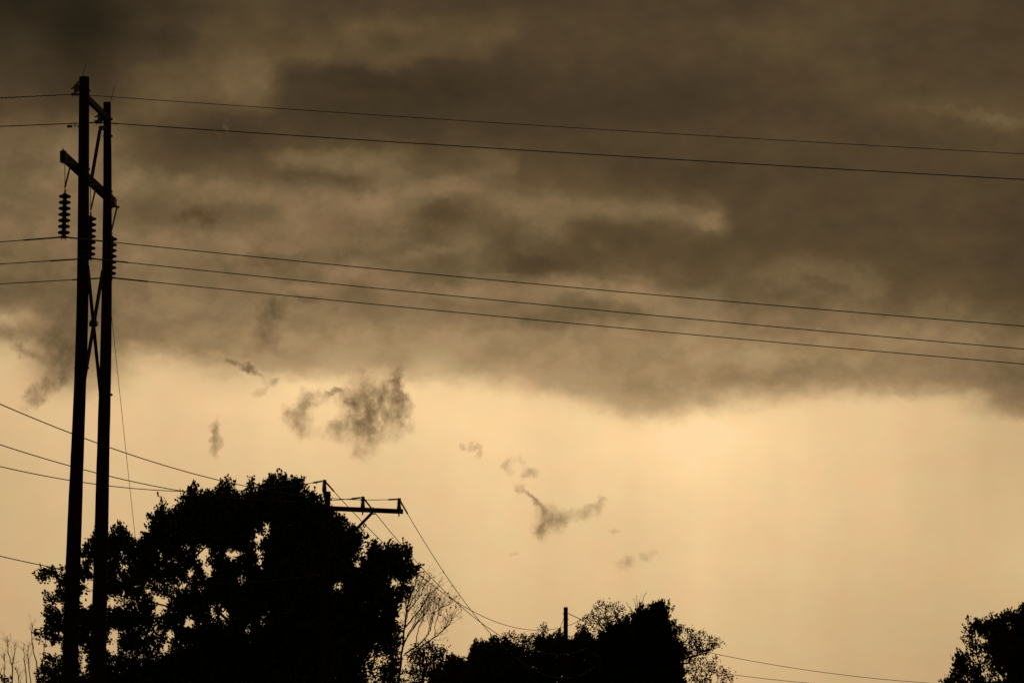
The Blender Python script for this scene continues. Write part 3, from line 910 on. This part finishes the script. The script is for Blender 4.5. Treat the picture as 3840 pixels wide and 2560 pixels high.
# --- the big broadleaf tree
BIG = [(600,3010),(300,2900),(160,2740),(148,2640),(148,2523),(181,2440),(134,2381),(175,2340),(166,2290),(178,2240),(170,2200),(143,2165),(148,2140),(192,2126),(225,2140),(255,2120),(285,2080),(310,2060),
 (324,2018),(340,2020),(351,1991),(380,2000),(409,2007),(430,1985),(453,1952),(475,1985),(494,1996),(516,2029),(535,2020),(549,1991),(560,1936),(580,1935),(593,1920),(604,1870),(618,1880),(626,1915),(650,1910),(672,1888),
 (692,1859),(699,1832),(718,1830),(732,1815),(748,1845),(770,1845),(787,1834),(805,1840),(814,1815),(835,1800),(852,1788),(870,1800),(885,1850),(907,1862),(925,1850),(928,1800),(935,1782),(950,1815),(965,1830),(984,1822),(1000,1800),
 (1006,1782),(1025,1785),(1039,1771),(1055,1790),(1072,1785),(1090,1800),(1105,1785),(1120,1790),(1138,1806),(1150,1850),(1176,1840),(1192,1860),(1215,1870),(1232,1880),(1240,1905),(1262,1930),(1292,1934),(1310,1965),(1327,1967),(1345,1985),(1362,1990),
 (1370,2013),(1358,2035),(1352,2055),(1366,2060),(1378,2022),(1401,2038),(1424,2044),(1440,2050),(1467,2030),(1485,2045),(1503,2035),(1525,2055),(1539,2053),(1557,2068),(1540,2095),(1550,2120),(1567,2132),(1578,2143),(1552,2165),(1520,2195),(1545,2215),(1535,2235),(1503,2257),
 (1492,2314),(1496,2357),(1500,2400),(1488,2500),(1490,2660),(1440,2820),(1300,2930),(1000,3010)]
BIG_HOLES = [(964,2022,15,24),(1000,1992,11,17),(974,2110,10,12),(970,2080,16,10),(762,2082,24,32),(780,2140,22,22),(872,2084,26,17),(715,2153,12,16),(690,2200,22,14),(755,2208,10,10),(595,2252,18,26),(615,2270,20,22),
 (600,2300,16,18),(420,2265,16,18),(1268,2205,13,15),(800,2300,8,30),(838,2310,16,24),(712,2340,18,22),(640,2383,14,16),(625,2430,14,22),(430,2385,22,20),(425,2430,24,22),(310,2105,20,14),(470,2130,16,9),(318,2500,12,40),
 (225,2275,16,16),(210,2440,22,16),(905,2172,9,9),(650,2200,12,8),(1360,2080,14,14),(1340,2120,9,12),(1480,2190,22,14),(925,2370,9,10),(985,2330,8,8),(560,2225,10,10),(700,2060,7,9)]
def big_gaps(x, y):
    n1 = vnoise(x + 900, y, 55, 3); n2 = vnoise(x, y + 900, 21, 4)
    left = np.clip((760 - x) / 420, 0, 1) * np.clip((y - 2040) / 120, 0, 1) * np.clip((2520 - y) / 90, 0.15, 1)
    rgt = np.clip((x - 1330) / 90, 0, 1) * np.clip((y - 2230) / 60, 0, 1)
    thin = np.maximum(left, rgt * .8)
    g = 1 - thin * np.clip((n1 * .5 + n2 * .5 - .44) * 7, 0, .985)
    return np.maximum(g, 0.0)
foliage_tree('broadleaf_tree', 'huge dark leafy tree with sky glinting through gaps, behind the two-pole structure', 'tree', None,
             BIG, 195.0, 3.4, (830, 3000), (860, 2330), 39000, .115, .64, 'leaf', 21, BIG_HOLES, big_gaps, sprig_r=.115, per=6, ntarget=300, shoots=130, r_tip=.012, ncore=15500, core_in=34)

# --- tree cut by the right edge
def c5(l): return [(3440 + .2296 * a, 2200 + .2296 * b) for a, b in l]
RIGHT = c5([(440,1700),(445,1500),(510,1445),(545,1480),(555,1400),(590,1370),(615,1260),(650,1110),(700,1085),(780,1095),(860,1085),(900,1035),(830,1000),(795,940),(785,860),(805,800),(750,755),(800,700),(820,650),(870,600),(815,585),(825,525),(900,525),(940,560),(1000,555),(1100,545),(1180,535),
 (1225,510),(1250,565),(1310,515),(1350,485),(1440,430),(1520,418),(1590,445),(1645,420),(1680,350),(1700,330),(1760,300),(2000,180),(2400,200),(2800,500),(3000,1200),(2950,2200),(2500,2800),(1700,3000),(900,2800),(480,2200)])
foliage_tree('broadleaf_tree', 'leafy tree cut off by the right edge of the picture', 'tree', None,
             RIGHT, 172.0, 2.2, (3840, 3100), (3840, 2520), 7000, .105, .62, 'leaf2', 33,
             [(3440+.2296*a, 2200+.2296*b, .2296*c, .2296*d) for a, b, c, d in ((990,850,45,95),(975,1210,100,65),(1130,1420,45,90),(1320,1500,60,60),(1110,1130,60,45),(1440,1490,30,50),(930,880,25,60),(1520,660,30,22),(1080,900,50,60),(800,1520,60,40))],
             lambda x, y: np.clip(1.25 - np.clip((vnoise(x, y, 16, 8) - .60) * 6, 0, 1) * np.clip((3780 - x) / 60, 0, 1), 0, 1), sprig_r=.15, per=6, ntarget=90, shoots=40, r_tip=.009, ncore=3600, core_in=16)

# --- dense evergreen in the right-hand clump
def c8(l): return [(1900 + .3827 * a, 2180 + .3827 * b) for a, b in l]
def c7(l): return [(1300 + .357 * a, 2000 + .357 * b) for a, b in l]
CEDAR = c8([(1250,340),(1260,270),(1290,245),(1330,230),(1350,275),(1380,290),(1395,220),(1430,200),(1470,210),(1510,190),(1532,165),(1550,205),(1590,215),(1590,250),(1622,272),(1600,320),(1638,342),(1590,370),(1610,385),(1678,360),(1672,410),(1630,430),(1650,470),(1718,465),(1722,500),(1670,520),(1660,570),
 (1715,605),(1720,650),(1772,668),(1778,700),(1728,780),(1700,830),(1740,868),(1788,885),(1788,918),(1740,930),(1760,993),(1790,1400),(1700,1760),(950,1760),(880,1300),(880,610),(950,500),(1010,385),(1040,385),(1050,430),(1100,385),(1160,355),(1200,365)])
CL = 'trees and shrubs of the right-hand clump'
foliage_tree('evergreen_tree', 'dense black knobbly evergreen, tallest of the clump right of the far bare pole', 'tree', CL,
             CEDAR, 292.0, 2.0, (2420, 3000), (2440, 2480), 6600, .15, .55, 'needle', 41,
             (), None, sprig_r=.13, per=8, ntarget=70, shoots=40, r_tip=.012, ncore=4000, core_in=20)

SHRUBS = [
 (c7([(820,1700),(860,1490),(960,1440),(1020,1370),(1060,1330),(1100,1300),(1150,1330),(1200,1320),(1290,1370),(1330,1700)]), 262, 1.3, 'low shrub between the bare tree and the rounded shrub', 'leaf2', 1300),
 (c7([(1240,1700),(1285,1330),(1320,1190),(1360,1150),(1410,1138),(1470,1160),(1505,1210),(1530,1300),(1560,1700)]), 266, 1.2, 'small rounded shrub just left of where the street wires meet the bushes', 'leaf', 1000),
 (c7([(1470,1700),(1500,1300),(1515,1120),(1560,1090),(1600,1130),(1650,1092),(1690,1112),(1705,1180),(1780,1200),(1820,1250),(1880,1700)]), 270, 1.3, 'bushy shrub where the street wires drop behind the leaves', 'leaf', 1300),
 (c8([(-130,1400),(-100,700),(-40,640),(0,650),(60,640),(110,690),(180,640),(220,690),(280,700),(330,1400)]), 284, 1.4, 'low shrub with thin twigs left of the far bare pole', 'leaf2', 1500),
 (c8([(240,1400),(265,640),(300,560),(380,540),(440,545),(500,500),(540,490),(570,540),(620,640),(680,1400)]), 285, 1.4, 'dark shrub standing directly behind the far bare pole', 'leaf', 1700),
 (c8([(560,1400),(590,640),(640,545),(680,560),(700,480),(760,470),(800,530),(840,580),(900,620),(980,1400)]), 287, 1.4, 'dark shrub between the far bare pole and the evergreen', 'leaf', 1700),
]
for i, (poly, D, th, lab, mt, ns) in enumerate(SHRUBS):
    poly = [(a, 2868 if b > 2590 else b) for a, b in poly]; ns = int(ns * 1.5)
    pl = np.array(poly); cxp = float(pl[:, 0].mean()); topy = float(pl[:, 1].min())
    foliage_tree('shrub', lab, 'shrub', CL, poly, D, th, (cxp, 2900), (cxp, topy + 120), ns, .13, .6, mt, 60 + i, sprig_r=.19, per=7, ntarget=50, shoots=22, r_tip=.008, ncore=1400, core_in=12)

# --- thin airy trees: branches with scattered leaves
def airy_tree(name, label, poly, D, thick, base_px, mid_px, ntarget, nleaf, leaf, seed, mat='leaf2', group=CL, r_tip=.008, cat='tree'):
    rng = np.random.default_rng(seed)
    sc = F / D
    x, y = sample_poly(poly, ntarget, rng)
    tg = P(x, y, D + rng.uniform(-thick, thick, ntarget))
    root_p = np.array([(base_px[0] - 1920) / sc, D, float(ground_z((base_px[0] - 1920) / sc, D))])
    centre = P(mid_px[0], mid_px[1], D)
    tr = [root_p + np.array([0, 0, -.3])] + [root_p + (centre - root_p) * (i / 6) + rng.normal(0, .05, 3) for i in range(1, 7)]
    polys = skeleton(tr, tg, r_tip, rng, up=.18, expo=.42, wob=.16)
    root = thing(name, root_p, label, cat, group)
    link('trunk', tubes_mesh('trunk', [(np.array(p) - root_p, r) for p, r in polys], 'bark', 5), root)
    if nleaf:
        k = rng.integers(0, ntarget, nleaf // 3)
        pos = np.repeat(tg[k], 3, 0) + rng.normal(0, .10, (len(k) * 3, 3))
        c = link('crown', leaves_mesh('crown', pos - root_p, np.tile([0, 0, -.1], (len(pos), 1)).astype(float), leaf, .65, mat, rng), root)
        c['kind'] = 'stuff'
    return root

airy_tree('slender_tree', 'airy thin-leaved tree rising between the far bare pole and the evergreen',
          c8([(690,430),(760,320),(850,310),(860,240),(910,185),(960,210),(1050,200),(1110,200),(1140,260),(1190,300),(1230,330),(1200,420),(1100,500),(960,560),(820,600),(740,520)]), 300, 1.6, (2270, 3000), (2275, 2420), 300, 1500, .12, 71)
airy_tree('slender_tree', 'airy thin-leaved tree leaning out right of the evergreen, upper of two',
          c8([(1640,470),(1720,435),(1830,460),(1900,490),(1960,480),(2010,540),(2090,570),(2110,620),(2010,640),(1980,720),(1860,720),(1800,790),(1700,820),(1650,700)]), 303, 1.5, (2480, 3000), (2560, 2480), 300, 1500, .12, 72)
airy_tree('slender_tree', 'airy thin-leaved tree right of the evergreen, lower of two at the frame bottom',
          c8([(1740,800),(1850,740),(1980,730),(2060,740),(2100,800),(2150,850),(2220,930),(2230,1000),(2200,1200),(1760,1200),(1790,940)]), 305, 1.4, (2620, 3100), (2640, 2600), 320, 1800, .12, 73)
airy_tree('twiggy_bush', 'thin twiggy bush with few leaves left of the far bare pole',
          c8([(-60,560),(0,500),(80,490),(110,520),(200,530),(300,500),(340,410),(400,450),(400,530),(300,620),(100,680),(-40,640)]), 288, 1.2, (1960, 2900), (1960, 2480), 170, 900, .12, 74, cat='shrub')
airy_tree('twiggy_bush', 'thin leafy bush at the foot of the bare tree',
          c7([(690,1200),(780,1130),(880,1130),(960,1190),(1040,1185),(1060,1290),(1020,1400),(900,1500),(640,1640),(560,1560),(640,1300)]), 222, 1.3, (1580, 2900), (1585, 2520), 240, 1500, .115, 75, group=None, cat='shrub')

# --- leafless trees drawn limb by limb
def bare_tree(name, label, limbs, D, seed, base_px, r0, sub=7, cat='tree', group=None, leaves=0, spread=.9, reach=1.0):
    rng = np.random.default_rng(seed)
    sc = F / D
    root_p = np.array([(base_px - 1920) / sc, D, float(ground_z((base_px - 1920) / sc, D))])
    polys = []; tips = []
    def twig(p, d, ln, r, lev):
        n = 5; pts = [p]; q = p.copy(); dd = d.copy()
        for i in range(n):
            dd = dd + rng.normal(0, .16, 3) + np.array([0, 0, .06]); dd /= np.linalg.norm(dd)
            q = q + dd * ln / n; pts.append(q)
        polys.append((pts, np.linspace(r, r * .35, n + 1))); tips.append(pts[-1])
        if lev > 0:
            for _ in range(rng.integers(2, 4)):
                i = rng.integers(1, n + 1)
                nd = dd + rng.normal(0, spread * .55, 3); nd[2] += .25; nd /= np.linalg.norm(nd)
                twig(np.array(pts[i]), nd, ln * rng.uniform(.4, .7), r * .55, lev - 1)
    for limb, ra, rb in limbs:
        lp = np.array(limb, float)
        off = rng.uniform(-.5, .5, 1)[0]
        pts = P(lp[:, 0], lp[:, 1], D + np.linspace(0, off, len(lp)))
        t = np.linspace(0, 1, len(pts)); ti = np.linspace(0, 1, len(pts) * 4)
        pp = np.stack([np.interp(ti, t, pts[:, k]) for k in range(3)], 1)
        pp[1:-1] += rng.normal(0, .012, (len(pp) - 2, 3))
        polys.append((list(pp), np.linspace(ra, rb, len(pp)))); tips.append(pp[-1])
        for _ in range(sub):
            i = rng.integers(len(pp) // 3, len(pp) - 1)
            d = pp[min(i + 1, len(pp) - 1)] - pp[i]; d /= np.linalg.norm(d)
            d = d + rng.normal(0, spread * .5, 3); d[2] += .3; d /= np.linalg.norm(d)
            twig(pp[i], d, rng.uniform(.35, .95) * reach, max(rb, ra * .3) * .75, 2)
    low = min(polys[0][0], key=lambda p: p[2])
    polys.append(([root_p + np.array([0, 0, -.3]), (root_p + np.array(low)) / 2 + np.array([.05, 0, 0]), np.array(low)], [r0 * 1.4, r0 * 1.1, r0]))
    root = thing(name, root_p, label, cat, group)
    link('branches' if False else 'trunk', tubes_mesh('trunk', [(np.array(p) - root_p, r) for p, r in polys], 'bark', 5), root)
    if leaves:
        T = np.array(tips); k = rng.integers(0, len(T), leaves)
        pos = T[k] + rng.normal(0, .07, (leaves, 3))
        c = link('crown', leaves_mesh('crown', pos - root_p, np.tile([0, 0, .1], (leaves, 1)).astype(float), .09, .6, 'leaf2', rng), root)
        c['kind'] = 'stuff'
    return root

BR = [
 (c7([(540,1560),(575,1300),(600,1050),(625,830),(655,700),(710,560),(745,470)]), .050, .010),
 (c7([(600,1000),(680,900),(760,810),(830,700),(870,630),(930,590)]), .030, .008),
 (c7([(625,830),(700,750),(780,640),(815,540)]), .024, .007),
 (c7([(590,1150),(700,1000),(800,860),(880,790)]), .028, .008),
 (c7([(610,1260),(740,1180),(830,1090),(880,1000),(900,900),(920,840),(1000,770),(1085,735)]), .034, .007),
 (c7([(640,1300),(740,1230),(850,1140),(970,1050),(1080,950),(1115,890)]), .036, .009),
 (c7([(810,1200),(800,1260),(805,1400)]), .03, .03),
 (c7([(610,950),(650,820),(700,660),(720,520)]), .020, .006), (c7([(640,780),(700,680),(760,580),(790,500)]), .018, .006),
 (c7([(690,1010),(780,840),(850,760),(905,700)]), .020, .006), (c7([(722,1192),(750,1000),(800,900),(815,800)]), .022, .006),
 (c7([(860,1060),(870,960),(900,830),(925,700)]), .018, .006), (c7([(930,1080),(925,960),(960,860),(975,740)]), .018, .006),
 (c7([(600,1180),(650,1040),(720,930),(740,840)]), .022, .006), (c7([(1000,1025),(1040,980),(1060,920)]), .014, .006),
]
bare_tree('bare_tree', 'half-bare spindly tree against the sky at the right side of the big tree', BR, 212.0, 81, 1490, .09, sub=16, leaves=480, reach=.8, spread=.7)
bare_tree('dead_tree', 'leafless twigs poking up just left of the evergreen top',
          [(c8([(1270,420),(1250,310),(1190,235),(1170,190)]), .03, .008), (c8([(1280,400),(1265,240),(1240,165)]), .025, .007), (c8([(1285,400),(1280,200),(1268,125)]), .025, .007),
           (c8([(1290,400),(1300,240),(1300,170)]), .022, .007), (c8([(1295,420),(1325,220),(1350,130),(1370,108)]), .025, .008)], 298.0, 82, 2390, .06, sub=1, group=CL, reach=.35)
TW = [
 ([(47,2640),(46,2490),(55,2440),(57,2415)], 0.029, 0.0090), ([(46,2500),(30,2440),(27,2392)], 0.021, 0.0075),
 ([(150,2660),(140,2500),(125,2430),(117,2380),(123,2345)], 0.029, 0.0090), ([(110,2660),(92,2480),(88,2430)], 0.026, 0.0090),
 ([(125,2640),(105,2470),(104,2415)], 0.023, 0.0090), ([(5,2640),(20,2500),(15,2460)], 0.023, 0.0090), ([(75,2640),(70,2540),(60,2500)], 0.023, 0.0090),
 ([(165,2640),(160,2480),(170,2400),(168,2360)], 0.023, 0.0075),
]
bare_tree('bare_shrub', 'leafless twiggy shrub in the bottom left corner', TW, 204.0, 83, 70, .05, sub=9, cat='shrub', reach=.42, spread=.8)
foliage_tree('shrub', 'small leafy bush at the very bottom left corner under the bare twigs', 'shrub', None,
             [(-230,2960),(-160,2560),(-60,2520),(-20,2545),(10,2535),(25,2530),(32,2550),(60,2575),(110,2640),(150,2960)], 206, 1.2, (0, 2980), (-20, 2660), 1300, .12, .6, 'leaf', 91, sprig_r=.19, per=7, ntarget=40, shoots=14, r_tip=.008)
